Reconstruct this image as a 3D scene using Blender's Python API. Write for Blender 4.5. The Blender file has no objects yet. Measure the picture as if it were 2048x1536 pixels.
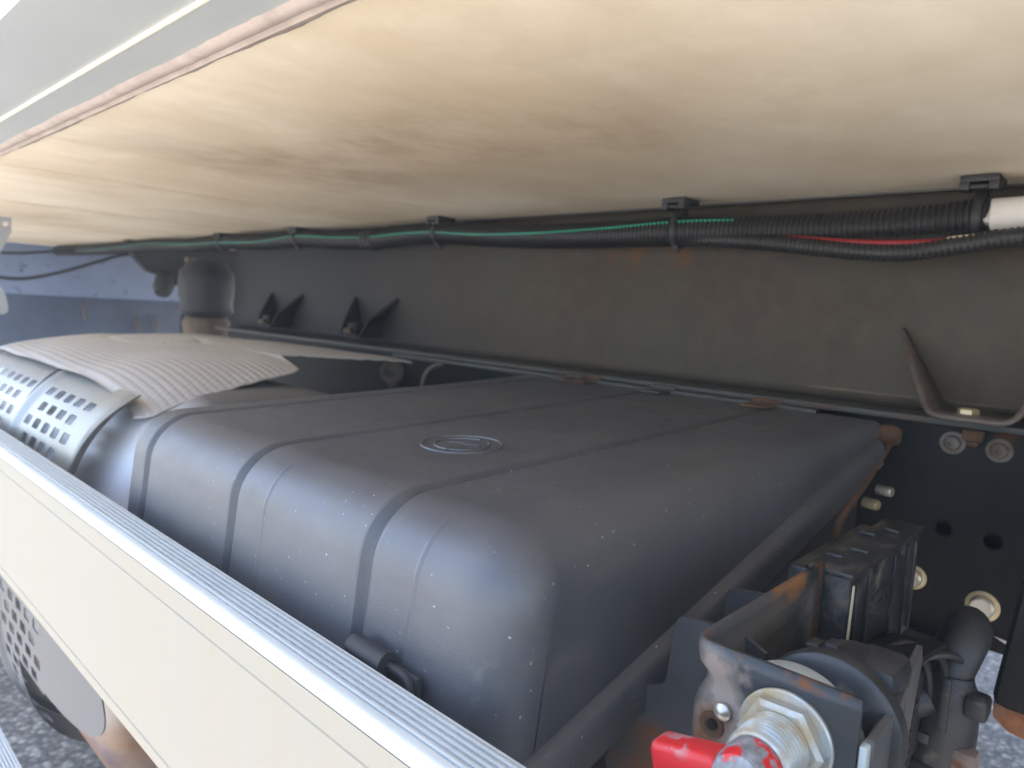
import bpy, bmesh, math, random
from mathutils import Vector, Matrix
random.seed(7)
PI = math.pi
R_ = math.radians
S = bpy.context.scene
COL = S.collection

# ------------------------------------------------------------------ camera, sky, sun, exposure
cam_d = bpy.data.cameras.new('camera')
cam = bpy.data.objects.new('camera', cam_d)
COL.objects.link(cam)
RIGHT = Vector((0.727095, 0.684137, 0.057350))
UP = Vector((-0.111164, 0.034887, 0.993190))
BACK = Vector((0.677477, -0.728519, 0.101417))
cam.matrix_world = Matrix(((RIGHT.x, UP.x, BACK.x, 0), (RIGHT.y, UP.y, BACK.y, 0), (RIGHT.z, UP.z, BACK.z, 0), (0, 0, 0, 1)))
cam_d.sensor_width = 36
cam_d.lens = 1420 / 2048 * 36
cam_d.clip_start = 0.01
cam_d.clip_end = 500
cam_d.dof.use_dof = True
cam_d.dof.focus_distance = 0.40
cam_d.dof.aperture_fstop = 10.5
S.camera = cam

SUN_EL, SUN_ROT = math.radians(60), math.radians(262)
w = bpy.data.worlds.new('World'); S.world = w; w.use_nodes = True
nt = w.node_tree; nt.nodes.clear()
sky = nt.nodes.new('ShaderNodeTexSky'); sky.sky_type = 'NISHITA'; sky.sun_disc = False
sky.sun_elevation = SUN_EL; sky.sun_rotation = SUN_ROT; sky.dust_density = 1.5; sky.air_density = 1.0
bg = nt.nodes.new('ShaderNodeBackground'); bg.inputs[1].default_value = 0.09
wo = nt.nodes.new('ShaderNodeOutputWorld')
nt.links.new(sky.outputs[0], bg.inputs[0]); nt.links.new(bg.outputs[0], wo.inputs[0])
sd = bpy.data.lights.new('sun', 'SUN'); sd.energy = 5.0; sd.angle = math.radians(0.5); sd.color = (1, 0.94, 0.85)
sun = bpy.data.objects.new('sun', sd); COL.objects.link(sun)
to_sun = Vector((math.sin(SUN_ROT) * math.cos(SUN_EL), math.cos(SUN_ROT) * math.cos(SUN_EL), math.sin(SUN_EL)))
sun.rotation_euler = to_sun.to_track_quat('Z', 'Y').to_euler()
sun.location = (-2, -2, 6)
S.view_settings.view_transform = 'Standard'
S.view_settings.look = 'None'
S.view_settings.gamma = 1
S.view_settings.use_curve_mapping = False
S.view_settings.exposure = 3.0

# ------------------------------------------------------------------ materials
def material(name, base, rough=0.5, metal=0.0, var=None, bump=None, patches=(), specks=None, rvar=0.0, stretch=(1, 1, 1), spec=0.5):
    """var=(amount, scale) brightness mottling; bump=(strength, scale, distance);
    patches=[(colour, scale, threshold, softness, roughness, (box lo, hi, feather) or None, seed)]"""
    m = bpy.data.materials.new(name); m.use_nodes = True
    n = m.node_tree.nodes; l = m.node_tree.links
    b = n['Principled BSDF']
    b.inputs['Roughness'].default_value = rough; b.inputs['Metallic'].default_value = metal
    b.inputs['Specular IOR Level'].default_value = spec
    tc = n.new('ShaderNodeTexCoord')
    mp = n.new('ShaderNodeMapping'); mp.inputs['Scale'].default_value = stretch
    l.new(tc.outputs['Object'], mp.inputs[0])
    def noise(scale, detail=5, seed=0.0, vec=None, ro=0.6):
        t = n.new('ShaderNodeTexNoise'); t.noise_dimensions = '4D'
        t.inputs['Scale'].default_value = scale; t.inputs['Detail'].default_value = detail
        t.inputs['W'].default_value = seed; t.inputs['Roughness'].default_value = ro
        l.new(vec or mp.outputs[0], t.inputs['Vector']); return t.outputs['Fac']
    def ramp(fac, a, c):
        r = n.new('ShaderNodeMapRange'); r.inputs[1].default_value = a; r.inputs[2].default_value = c
        l.new(fac, r.inputs[0]); return r.outputs[0]
    def mul(a, c):
        t = n.new('ShaderNodeMath'); t.operation = 'MULTIPLY'; l.new(a, t.inputs[0])
        if isinstance(c, (int, float)): t.inputs[1].default_value = c
        else: l.new(c, t.inputs[1])
        return t.outputs[0]
    rgb = n.new('ShaderNodeRGB'); rgb.outputs[0].default_value = (*base, 1)
    col = rgb.outputs[0]
    rv = None
    if var:
        f = ramp(noise(var[1], 6), 0.3, 0.7)
        mx = n.new('ShaderNodeMix'); mx.data_type = 'RGBA'
        mx.inputs[6].default_value = (*[min(1, c * (1 - var[0])) for c in base], 1)
        mx.inputs[7].default_value = (*[min(1, c * (1 + var[0])) for c in base], 1)
        l.new(f, mx.inputs[0]); col = mx.outputs[2]
    r = n.new('ShaderNodeValue'); r.outputs[0].default_value = rough; rv = r.outputs[0]
    if rvar:
        t = n.new('ShaderNodeMapRange'); t.inputs[1].default_value = 0.3; t.inputs[2].default_value = 0.7
        t.inputs[3].default_value = max(0.02, rough - rvar); t.inputs[4].default_value = min(1, rough + rvar)
        l.new(noise(14, 6, 3.3), t.inputs[0]); rv = t.outputs[0]
    mv = None
    for (c, sc, th, so, pr, bx, seed) in patches:
        f = ramp(noise(sc, 6, seed), th - so, th + so)
        if bx:
            sep = n.new('ShaderNodeSeparateXYZ'); l.new(tc.outputs['Object'], sep.inputs[0])
            lo, hi, fe = bx
            for k in range(3):
                if hi[k] - lo[k] > 50: continue
                ctr = n.new('ShaderNodeMath'); ctr.operation = 'SUBTRACT'; l.new(sep.outputs[k], ctr.inputs[0]); ctr.inputs[1].default_value = (lo[k] + hi[k]) / 2
                ab = n.new('ShaderNodeMath'); ab.operation = 'ABSOLUTE'; l.new(ctr.outputs[0], ab.inputs[0])
                h = (hi[k] - lo[k]) / 2
                f = mul(f, ramp(ab.outputs[0], h + fe, h - fe))
        mx = n.new('ShaderNodeMix'); mx.data_type = 'RGBA'; l.new(f, mx.inputs[0]); l.new(col, mx.inputs[6])
        mx.inputs[7].default_value = (*c, 1); col = mx.outputs[2]
        mr = n.new('ShaderNodeMix'); mr.data_type = 'FLOAT'; l.new(f, mr.inputs[0]); l.new(rv, mr.inputs[2]); mr.inputs[3].default_value = pr
        rv = mr.outputs[0]
        if metal:
            inv = n.new('ShaderNodeMath'); inv.operation = 'SUBTRACT'; inv.inputs[0].default_value = 1; l.new(f, inv.inputs[1])
            mv = mul(inv.outputs[0], metal if mv is None else mv)
    if specks:
        # small pale dust specks and scuffs: (scale, size, density, colour)
        v = n.new('ShaderNodeTexVoronoi'); v.inputs['Scale'].default_value = specks[0]
        wv = n.new('ShaderNodeTexNoise'); wv.inputs['Scale'].default_value = specks[0] * 1.5
        ad = n.new('ShaderNodeVectorMath'); ad.operation = 'MULTIPLY_ADD'
        l.new(wv.outputs['Color'], ad.inputs[0]); ad.inputs[1].default_value = (0.6 / specks[0],) * 3; l.new(tc.outputs['Object'], ad.inputs[2])
        l.new(ad.outputs[0], v.inputs['Vector'])
        f = ramp(v.outputs['Distance'], specks[1], specks[1] * 0.5)
        sepc = n.new('ShaderNodeSeparateColor'); l.new(v.outputs['Color'], sepc.inputs[0])
        f = mul(f, ramp(sepc.outputs[0], 1 - specks[2] - 0.02, 1 - specks[2] + 0.02))
        mx = n.new('ShaderNodeMix'); mx.data_type = 'RGBA'; l.new(f, mx.inputs[0]); l.new(col, mx.inputs[6])
        mx.inputs[7].default_value = (*specks[3], 1); col = mx.outputs[2]
    l.new(col, b.inputs['Base Color']); l.new(rv, b.inputs['Roughness'])
    if mv is not None: l.new(mv, b.inputs['Metallic'])
    if bump:
        bp = n.new('ShaderNodeBump'); bp.inputs['Strength'].default_value = bump[0]
        bp.inputs['Distance'].default_value = bump[2] if len(bump) > 2 else 0.002
        l.new(noise(bump[1], 4, 9.1), bp.inputs['Height']); l.new(bp.outputs[0], b.inputs['Normal'])
    return m

RUST = (0.17, 0.065, 0.022)
RUST_D = (0.09, 0.035, 0.015)
BIG = 100.0
M = {}
M['floor'] = material('cream_floor_board', (0.87, 0.765, 0.60), 0.55, var=(0.04, 9), bump=(0.25, 60, 0.001), stretch=(1.3, 1, 1), patches=[
    ((0.33, 0.225, 0.135), 8, 0.40, 0.20, 0.6, ((-0.86, 0.30, -1), (-0.28, 0.60, 1), 0.10), 1.0),
    ((0.42, 0.30, 0.19), 6, 0.50, 0.2, 0.6, ((-1.3, 0.25, -1), (-0.7, 0.50, 1), 0.12), 2.0),
    ((0.60, 0.47, 0.30), 3, 0.56, 0.2, 0.6, None, 5.0),
    ((0.62, 0.50, 0.36), 26, 0.58, 0.16, 0.6, ((-1.2, 0.22, -1), (-0.2, 0.62, 1), 0.10), 4.0)],
    specks=(34, 0.03, 0.05, (0.45, 0.35, 0.23)))
M['edge'] = material('grey_edge_profile', (0.43, 0.45, 0.445), 0.45, 0.0, var=(0.05, 6), bump=(0.15, 90, 0.0006))
M['sealant'] = material('brownish_sealant', (0.46, 0.38, 0.33), 0.8, var=(0.2, 35), bump=(0.5, 60, 0.002))
M['bead'] = material('pale_trim_line', (0.85, 0.80, 0.62), 0.5)
M['wall'] = material('white_body_wall', (0.75, 0.76, 0.77), 0.4)
M['rail_face'] = material('cream_anodised_face', (0.355, 0.312, 0.243), 0.62, 0.0, spec=0.15, var=(0.012, 26), bump=(0.14, 60, 0.0008), stretch=(3.0, 1, 0.30), patches=[((0.345, 0.312, 0.255), 14, 0.56, 0.14, 0.6, None, 2.0), ((0.22, 0.17, 0.11), 120, 0.74, 0.02, 0.8, None, 5.0)],
    specks=(120, 0.10, 0.06, (0.5, 0.38, 0.22)))
M['rail_top'] = material('anodised_aluminium', (0.56, 0.60, 0.61), 0.45, 0.45, var=(0.05, 40), bump=(0.1, 300, 0.0003))
M['lid'] = material('black_grained_plastic', (0.066, 0.069, 0.080), 0.43, 0.0, var=(0.2, 9), bump=(0.32, 900, 0.0006), rvar=0.06, spec=0.80, patches=[
    ((0.078, 0.075, 0.074), 5, 0.56, 0.14, 0.50, None, 1.7), ((0.095, 0.09, 0.085), 38, 0.62, 0.10, 0.6, None, 4.7),
    ((0.16, 0.15, 0.14), 45, 0.66, 0.05, 0.7, ((-0.26, 0.20, -0.24), (-0.20, 0.32, -0.17), 0.02), 2.9)],
    specks=(170, 0.12, 0.22, (0.48, 0.46, 0.43)))
M['groove'] = M['lid']
M['tray'] = material('dark_battery_tray', (0.018, 0.018, 0.02), 0.6, 0.0, var=(0.3, 15), patches=[(RUST_D, 12, 0.60, 0.08, 0.9, None, 3.0)])
M['subframe'] = material('dull_galvanised_steel', (0.064, 0.049, 0.032), 0.66, 0.1, var=(0.16, 24), bump=(0.2, 80, 0.001), rvar=0.08, patches=[
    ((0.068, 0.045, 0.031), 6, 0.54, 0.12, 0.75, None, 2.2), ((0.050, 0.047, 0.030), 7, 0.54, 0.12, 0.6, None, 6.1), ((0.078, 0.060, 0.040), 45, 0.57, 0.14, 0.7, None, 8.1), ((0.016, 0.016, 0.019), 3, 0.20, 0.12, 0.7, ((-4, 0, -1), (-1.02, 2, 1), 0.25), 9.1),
    (RUST, 20, 0.50, 0.1, 0.9, ((-0.62, 0.8, 0.075), (-0.48, 0.9, 0.10), 0.012), 3.0)])
M['chassis'] = material('black_chassis_paint', (0.010, 0.010, 0.0095), 0.6, 0.0, spec=0.2, var=(0.3, 20), bump=(0.15, 160, 0.0006), patches=[(RUST_D, 16, 0.66, 0.06, 0.9, None, 1.2)])
M['flange'] = material('greenish_flange_paint', (0.035, 0.036, 0.031), 0.55, 0.0, var=(0.3, 30), patches=[((0.07, 0.045, 0.03), 22, 0.58, 0.07, 0.85, None, 1.1)])
M['strap'] = material('weathered_steel_strap', (0.13, 0.105, 0.085), 0.55, 0.4, var=(0.25, 40), patches=[(RUST_D, 30, 0.62, 0.08, 0.9, None, 4.4)])
M['bolt'] = material('zinc_bolt', (0.55, 0.52, 0.46), 0.38, 0.8, var=(0.15, 90), patches=[((0.25, 0.14, 0.06), 60, 0.62, 0.08, 0.8, None, 0.5)])
M['bolt_tan'] = material('yellow_zinc_bolt', (0.55, 0.45, 0.28), 0.45, 0.6, var=(0.2, 90))
M['rust'] = material('rusty_iron', (0.085, 0.042, 0.022), 0.9, 0.0, var=(0.4, 60), bump=(0.6, 120, 0.002))
M['rustred'] = material('rust_red_edge', (0.26, 0.10, 0.04), 0.85, 0.0, var=(0.4, 70), bump=(0.5, 120, 0.002), patches=[((0.10, 0.09, 0.07), 25, 0.56, 0.1, 0.7, None, 1.0)])
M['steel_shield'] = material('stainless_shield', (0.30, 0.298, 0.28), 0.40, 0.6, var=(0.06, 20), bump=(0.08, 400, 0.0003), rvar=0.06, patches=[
    ((0.28, 0.24, 0.165), 3.0, 0.5, 0.2, 0.4, ((-1.0, 0, -0.6), (-0.83, 1, 0.2), 0.04), 0.4), ((0.40, 0.28, 0.19), 4, 0.45, 0.15, 0.5, ((-2, 0, -0.8), (-0.7, 1, -0.58), 0.03), 0.9), ((0.060, 0.064, 0.072), 3, 0.10, 0.10, 0.5, ((-5, 0, -0.9), (0, 1, -0.27), 0.04), 3.1)])  # last patch paints shade into the colour of the lower shield
M['woven'] = material('dimpled_heat_cloth', (0.50, 0.47, 0.44), 0.5, 0.25, var=(0.10, 6), rvar=0.06)
M['silencer'] = material('silencer_shell', (0.76, 0.75, 0.77), 0.5, 0.2, var=(0.08, 8), rvar=0.08, patches=[
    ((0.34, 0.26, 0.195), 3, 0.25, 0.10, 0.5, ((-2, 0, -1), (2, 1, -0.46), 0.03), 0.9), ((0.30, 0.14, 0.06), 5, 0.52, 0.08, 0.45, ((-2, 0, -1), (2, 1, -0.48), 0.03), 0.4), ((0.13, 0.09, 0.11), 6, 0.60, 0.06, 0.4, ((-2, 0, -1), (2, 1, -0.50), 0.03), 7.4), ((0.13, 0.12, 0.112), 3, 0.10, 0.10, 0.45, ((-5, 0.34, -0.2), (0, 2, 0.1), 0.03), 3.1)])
M['silencer_end'] = material('silencer_end_cap', (0.30, 0.285, 0.27), 0.38, 0.6, var=(0.15, 14), rvar=0.08)
M['conduit'] = material('black_corrugated_plastic', (0.022, 0.021, 0.021), 0.42, 0.0, var=(0.2, 40), rvar=0.08)
M['clip'] = material('black_nylon', (0.028, 0.028, 0.028), 0.5, 0.0, var=(0.2, 60))
M['green'] = material('green_wire', (0.02, 0.42, 0.26), 0.45)
M['red_wire'] = material('red_wire', (0.26, 0.012, 0.016), 0.4)
M['cream_wire'] = material('cream_wire', (0.7, 0.6, 0.4), 0.5)
M['tape'] = material('white_tape', (0.72, 0.68, 0.62), 0.6, 0.0, var=(0.08, 40), bump=(0.5, 55, 0.003))
M['blue_panel'] = material('blue_grey_panel', (0.19, 0.245, 0.37), 0.5, 0.0, var=(0.12, 8), patches=[((0.05, 0.06, 0.09), 18, 0.66, 0.04, 0.7, None, 1.5)])
M['blue_dark'] = material('dark_blue_grey_panel', (0.085, 0.11, 0.165), 0.5, 0.0, var=(0.2, 8))
M['pale_bracket'] = material('pale_grey_paint', (0.42, 0.44, 0.46), 0.5, 0.1, var=(0.08, 20))
M['rubber'] = material('dark_rubber', (0.022, 0.022, 0.025), 0.65, 0.0, var=(0.3, 30))
M['brown_iron'] = material('brown_cast_iron', (0.12, 0.085, 0.06), 0.7, 0.2, var=(0.3, 30))
M['bracket'] = material('chipped_black_bracket', (0.030, 0.036, 0.043), 0.42, 0.0, var=(0.25, 30), bump=(0.15, 150, 0.0006), rvar=0.08, patches=[
    ((0.26, 0.205, 0.17), 22, 0.44, 0.05, 0.6, ((-0.149, 0.27, -0.26), (-0.120, 0.31, -0.149), 0.004), 1.4),
    ((0.21, 0.18, 0.16), 15, 0.46, 0.10, 0.6, ((-0.10, 0.27, -0.26), (-0.06, 0.31, -0.186), 0.006), 3.4),
    ((0.22, 0.22, 0.22), 28, 0.52, 0.07, 0.6, ((-0.17, 0.415, -0.24), (-0.13, 0.45, -0.14), 0.006), 8.4),
    ((0.14, 0.13, 0.125), 9, 0.42, 0.12, 0.6, ((-0.17, 0.31, -0.18), (-0.13, 0.42, -0.14), 0.02), 2.4),
    ((0.34, 0.15, 0.045), 50, 0.47, 0.08, 0.9, ((-0.17, 0.385, -0.157), (-0.13, 0.432, -0.13), 0.004), 5.4),
    (RUST, 75, 0.54, 0.06, 0.9, ((-0.16, 0.28, -0.1510), (-0.07, 0.31, -0.14), 0.0015), 5.0),
    (RUST, 70, 0.50, 0.06, 0.9, ((-0.17, 0.45, -0.20), (-0.13, 0.458, -0.14), 0.003), 5.9),
    (RUST, 40, 0.44, 0.10, 0.9, ((-0.148, 0.27, -0.197), (-0.132, 0.302, -0.176), 0.003), 2.0)])
M['rawplate'] = material('dark_grey_plate', (0.055, 0.055, 0.058), 0.5, 0.0, var=(0.2, 20), bump=(0.1, 200, 0.0005), patches=[(RUST, 30, 0.52, 0.1, 0.9, ((-0.30, 0.3, -0.30), (-0.18, 0.4, -0.232), 0.005), 2.0)])
M['greyplate'] = material('grey_worn_plate', (0.11, 0.108, 0.105), 0.48, 0.2, var=(0.25, 30), rvar=0.08)
M['zinc'] = material('zinc_plated', (0.40, 0.42, 0.41), 0.40, 0.6, var=(0.12, 80), patches=[((0.34, 0.26, 0.15), 40, 0.54, 0.08, 0.6, None, 1.0)])
M['zincwhite'] = material('dull_zinc_disc', (0.42, 0.45, 0.435), 0.5, 0.2, var=(0.12, 60))
M['redkey'] = material('chipped_red_plastic', (0.58, 0.018, 0.022), 0.45, 0.0, var=(0.08, 30), bump=(0.1, 120, 0.0005), patches=[((0.36, 0.36, 0.37), 110, 0.50, 0.02, 0.5, ((-0.170, 0.2, -0.1745), (-0.128, 0.30, -0.130), 0.003), 3.3)], specks=(300, 0.08, 0.05, (0.35, 0.33, 0.33)))
M['chip'] = material('chipped_pot_metal', (0.26, 0.26, 0.275), 0.55, 0.25, var=(0.45, 230), bump=(0.5, 300, 0.0008), patches=[((0.60, 0.016, 0.02), 75, 0.52, 0.012, 0.42, None, 6.6)])
M['module'] = material('dusty_black_module', (0.022, 0.022, 0.024), 0.42, 0.0, var=(0.3, 60), rvar=0.1, patches=[((0.13, 0.115, 0.095), 45, 0.60, 0.10, 0.8, None, 1.0)])
M['dirtplastic'] = material('dirty_black_plastic', (0.026, 0.026, 0.028), 0.45, 0.0, var=(0.3, 60), rvar=0.1, patches=[((0.12, 0.105, 0.09), 70, 0.64, 0.06, 0.8, None, 1.0)])
M['dirtpink'] = material('dirty_pinkish_base', (0.20, 0.15, 0.125), 0.75, 0.0, var=(0.3, 60), bump=(0.5, 150, 0.001), patches=[(RUST, 60, 0.6, 0.06, 0.9, None, 1.0)])

def ground_material():
    m = bpy.data.materials.new('coarse_asphalt'); m.use_nodes = True
    n = m.node_tree.nodes; l = m.node_tree.links; b = n['Principled BSDF']
    tc = n.new('ShaderNodeTexCoord')
    v = n.new('ShaderNodeTexVoronoi'); v.inputs['Scale'].default_value = 85
    l.new(tc.outputs['Object'], v.inputs['Vector'])
    sc = n.new('ShaderNodeSeparateColor'); l.new(v.outputs['Color'], sc.inputs[0])
    r = n.new('ShaderNodeValToRGB'); e = r.color_ramp.elements
    e[0].position = 0.25; e[0].color = (0.18, 0.174, 0.168, 1); e[1].position = 1.0; e[1].color = (0.52, 0.50, 0.475, 1)
    k = e.new(0.7); k.color = (0.30, 0.285, 0.27, 1)
    l.new(sc.outputs[0], r.inputs[0])
    d = n.new('ShaderNodeMapRange'); d.inputs[1].default_value = 0.25; d.inputs[2].default_value = 0.6; d.inputs[3].default_value = 1; d.inputs[4].default_value = 0.5
    l.new(v.outputs['Distance'], d.inputs[0])
    mx = n.new('ShaderNodeMix'); mx.data_type = 'RGBA'; mx.blend_type = 'MULTIPLY'; mx.inputs[0].default_value = 1
    l.new(r.outputs[0], mx.inputs[6]); l.new(d.outputs[0], mx.inputs[7])
    nz = n.new('ShaderNodeTexNoise'); nz.inputs['Scale'].default_value = 3; nz.inputs['Detail'].default_value = 6; l.new(tc.outputs['Object'], nz.inputs['Vector'])
    rr = n.new('ShaderNodeMapRange'); rr.inputs[1].default_value = 0.3; rr.inputs[2].default_value = 0.7; rr.inputs[3].default_value = 0.85; rr.inputs[4].default_value = 1.15
    l.new(nz.outputs['Fac'], rr.inputs[0])
    mx2 = n.new('ShaderNodeMix'); mx2.data_type = 'RGBA'; mx2.blend_type = 'MULTIPLY'; mx2.inputs[0].default_value = 1
    l.new(mx.outputs[2], mx2.inputs[6]); l.new(rr.outputs[0], mx2.inputs[7])
    l.new(mx2.outputs[2], b.inputs['Base Color']); b.inputs['Roughness'].default_value = 0.75
    bp = n.new('ShaderNodeBump'); bp.inputs['Strength'].default_value = 0.8; bp.inputs['Distance'].default_value = 0.004; bp.invert = True
    l.new(v.outputs['Distance'], bp.inputs['Height']); l.new(bp.outputs[0], b.inputs['Normal'])
    return m
M['ground'] = ground_material()

# ------------------------------------------------------------------ mesh helpers
def obj(name, verts, faces, mat, parent=None, smooth=35):
    me = bpy.data.meshes.new(name)
    me.from_pydata([tuple(v) for v in verts], [], faces); me.update()
    bm = bmesh.new(); bm.from_mesh(me); bmesh.ops.recalc_face_normals(bm, faces=bm.faces); bm.to_mesh(me); bm.free()
    return link(name, me, mat, parent, smooth)
def link(name, me, mat, parent=None, smooth=35):
    me.materials.append(M[mat] if isinstance(mat, str) else mat)
    if smooth:
        me.shade_smooth(); me.set_sharp_from_angle(angle=math.radians(smooth))
    o = bpy.data.objects.new(name, me); COL.objects.link(o)
    if parent: o.parent = parent; o.matrix_parent_inverse = parent.matrix_basis.inverted()
    return o
def thing(name, label, cat, loc=(0, 0, 0), group=None):
    o = bpy.data.objects.new(name, None); COL.objects.link(o); o.location = loc; o.empty_display_size = 0.02
    o['label'] = label; o['category'] = cat
    if group: o['group'] = group
    return o
def tag(o, label, cat, group=None):
    o['label'] = label; o['category'] = cat
    if group: o['group'] = group
    return o
class G:
    """collects geometry for one mesh"""
    def __init__(s): s.v = []; s.f = []
    def add(s, v, f):
        k = len(s.v); s.v += [Vector(p) for p in v]; s.f += [[i + k for i in q] for q in f]; return s
    def box(s, lo, hi, bev=0.0, rot=None):
        bm = bmesh.new(); bmesh.ops.create_cube(bm, size=1)
        d = [hi[i] - lo[i] for i in range(3)]; c = Vector([(hi[i] + lo[i]) / 2 for i in range(3)])
        for q in bm.verts: q.co = Vector((q.co.x * d[0], q.co.y * d[1], q.co.z * d[2]))
        if bev: bmesh.ops.bevel(bm, geom=bm.edges[:], offset=bev, segments=2, affect='EDGES', profile=0.5)
        for q in bm.verts: q.co = (rot @ q.co if rot else q.co) + c
        bm.verts.index_update()
        s.add([q.co for q in bm.verts], [[q.index for q in f.verts] for f in bm.faces]); bm.free(); return s
    def tube(s, pts, rad, n=12, cap=True, flat=1.0):
        pts = [Vector(p) for p in pts]; rs = rad if isinstance(rad, (list, tuple)) else [rad] * len(pts)
        t0 = (pts[1] - pts[0]).normalized(); u = t0.orthogonal().normalized(); rings = []
        for i, p in enumerate(pts):
            t = (pts[min(i + 1, len(pts) - 1)] - pts[max(i - 1, 0)]).normalized()
            u = (u - t * u.dot(t)).normalized(); v = t.cross(u)
            rings.append([p + (u * math.cos(a) + v * math.sin(a) * flat) * rs[i] for a in [2 * PI * k / n for k in range(n)]])
        vs = [q for r in rings for q in r]; fs = []
        for i in range(len(pts) - 1):
            for k in range(n): fs.append([i * n + k, i * n + (k + 1) % n, (i + 1) * n + (k + 1) % n, (i + 1) * n + k])
        if cap: fs.append(list(range(n))[::-1]); fs.append([(len(pts) - 1) * n + k for k in range(n)])
        return s.add(vs, fs)
    def lathe(s, prof, org, axis, n=32, ang=None):
        """prof: (distance along axis, radius)"""
        a = Vector(axis).normalized(); u = a.orthogonal().normalized(); v = a.cross(u); o = Vector(org); vs = []; fs = []
        for (d, r) in prof:
            for k in range(n):
                t = 2 * PI * k / n; vs.append(o + a * d + (u * math.cos(t) + v * math.sin(t)) * r)
        for i in range(len(prof) - 1):
            for k in range(n): fs.append([i * n + k, i * n + (k + 1) % n, (i + 1) * n + (k + 1) % n, (i + 1) * n + k])
        if prof[0][1] > 1e-6: fs.append(list(range(n))[::-1])
        if prof[-1][1] > 1e-6: fs.append([(len(prof) - 1) * n + k for k in range(n)])
        return s.add(vs, fs)
    def prism(s, pts, d):
        """flat outline (3D points) pushed along d"""
        d = Vector(d); n = len(pts); vs = [Vector(p) for p in pts] + [Vector(p) + d for p in pts]
        fs = [list(range(n))[::-1], list(range(n, 2 * n))] + [[i, (i + 1) % n, n + (i + 1) % n, n + i] for i in range(n)]
        return s.add(vs, fs)
    def grid(s, rows, closed=False):
        m = len(rows[0]); vs = [p for r in rows for p in r]; fs = []
        for i in range(len(rows) - 1):
            for k in range(m if closed else m - 1): fs.append([i * m + k, i * m + (k + 1) % m, (i + 1) * m + (k + 1) % m, (i + 1) * m + k])
        return s.add(vs, fs)
    def build(s, name, mat, parent=None, smooth=35, solid=0.0, offset=0.0):
        o = obj(name, s.v, s.f, mat, parent, smooth)
        if solid:
            md = o.modifiers.new('thick', 'SOLIDIFY'); md.thickness = solid; md.offset = offset
        return o
def spline(pts, n):
    """Catmull-Rom through pts, n steps a span"""
    P = [Vector(p) for p in pts]; P = [P[0] * 2 - P[1]] + P + [P[-1] * 2 - P[-2]]; out = []
    for i in range(1, len(P) - 2):
        a, b, c, d = P[i - 1:i + 3]
        for k in range(n):
            t = k / n
            out.append(0.5 * ((2 * b) + (c - a) * t + (2 * a - 5 * b + 4 * c - d) * t * t + (3 * b - a - 3 * c + d) * t ** 3))
    out.append(P[-2]); return out
def resample(pts, step):
    out = [pts[0]]; acc = 0.0
    for a, b in zip(pts, pts[1:]):
        L = (b - a).length; p = step - acc
        while p <= L: out.append(a + (b - a) * (p / L)); p += step
        acc = (acc + L) % step
    return out
def fillet(poly, rads, n=6):
    """2D open polyline with rounded corners"""
    out = [Vector(poly[0])]
    for i in range(1, len(poly) - 1):
        p, a, b, r = Vector(poly[i]), Vector(poly[i - 1]), Vector(poly[i + 1]), rads[i]
        da, db = (a - p).normalized(), (b - p).normalized(); ang = da.angle(db)
        if r < 1e-6: out.append(p); continue
        t = r / math.tan(ang / 2); c = p + (da + db).normalized() * (r / math.sin(ang / 2))
        s, e = p + da * t - c, p + db * t - c
        for k in range(n + 1):
            q = s.lerp(e, k / n)
            tot = s.angle(e); f = k / n
            q = (s * math.sin((1 - f) * tot) + e * math.sin(f * tot)) / math.sin(tot)
            out.append(c + q)
    out.append(Vector(poly[-1])); return out
def holed(u0, u1, v0, v1, holes, fn, n=16, wall=None):
    """flat rectangle with through holes; holes=[(u,v,r)], columns must not overlap unless equal u"""
    g = G(); cols = {}
    for (u, v, r) in holes: cols.setdefault(u, []).append((v, r))
    def quad(a, b, c, d):
        if b - a > 1e-7 and d - c > 1e-7: g.add([fn(a, c), fn(b, c), fn(b, d), fn(a, d)], [[0, 1, 2, 3]])
    x = u0
    for u in sorted(cols):
        s = max(r for _, r in cols[u]) * 1.5; quad(x, u - s, v0, v1); x = u + s; y = v0
        for (v, r) in sorted(cols[u]):
            quad(u - s, u + s, y, v - s); y = v + s
            ring = [(u + r * math.cos(2 * PI * (k + .5) / n), v + r * math.sin(2 * PI * (k + .5) / n)) for k in range(n)]
            sq = []
            for (a, b) in ring:
                da, db = a - u, b - v; q = s / max(abs(da), abs(db)); sq.append((u + da * q, v + db * q))
            if wall:
                a_ = [Vector(fn(*q)) for q in ring]; g.add(a_ + [q + Vector(wall) for q in a_], [[k, (k + 1) % n, n + (k + 1) % n, n + k] for k in range(n)])
            for k in range(n):
                k2 = (k + 1) % n; f = [fn(*ring[k]), fn(*sq[k])]
                (a, b), (c, d) = sq[k], sq[k2]
                if abs(a - c) > 1e-9 and abs(b - d) > 1e-9: f.append(fn(a if abs(abs(a - u) - s) < 1e-9 else c, b if abs(abs(b - v) - s) < 1e-9 else d))
                f += [fn(*sq[k2]), fn(*ring[k2])]
                g.add(f, [list(range(len(f)))])
        quad(u - s, u + s, y, v1)
    quad(x, u1, v0, v1); return g
def hexhead(g, c, axis, r, h, spin=0.0):
    a = Vector(axis).normalized(); u = a.orthogonal().normalized(); v = a.cross(u); c = Vector(c)
    ring = lambda rr, d: [c + a * d + (u * math.cos(spin + PI / 3 * k) + v * math.sin(spin + PI / 3 * k)) * rr for k in range(6)]
    vs = ring(r, 0) + ring(r, h * .8) + ring(r * .86, h)
    fs = [[0, 1, 2, 3, 4, 5], [12, 13, 14, 15, 16, 17]]
    for b in (0, 6):
        fs += [[b + k, b + (k + 1) % 6, b + 6 + (k + 1) % 6, b + 6 + k] for k in range(6)]
    return g.add(vs, fs)

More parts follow.
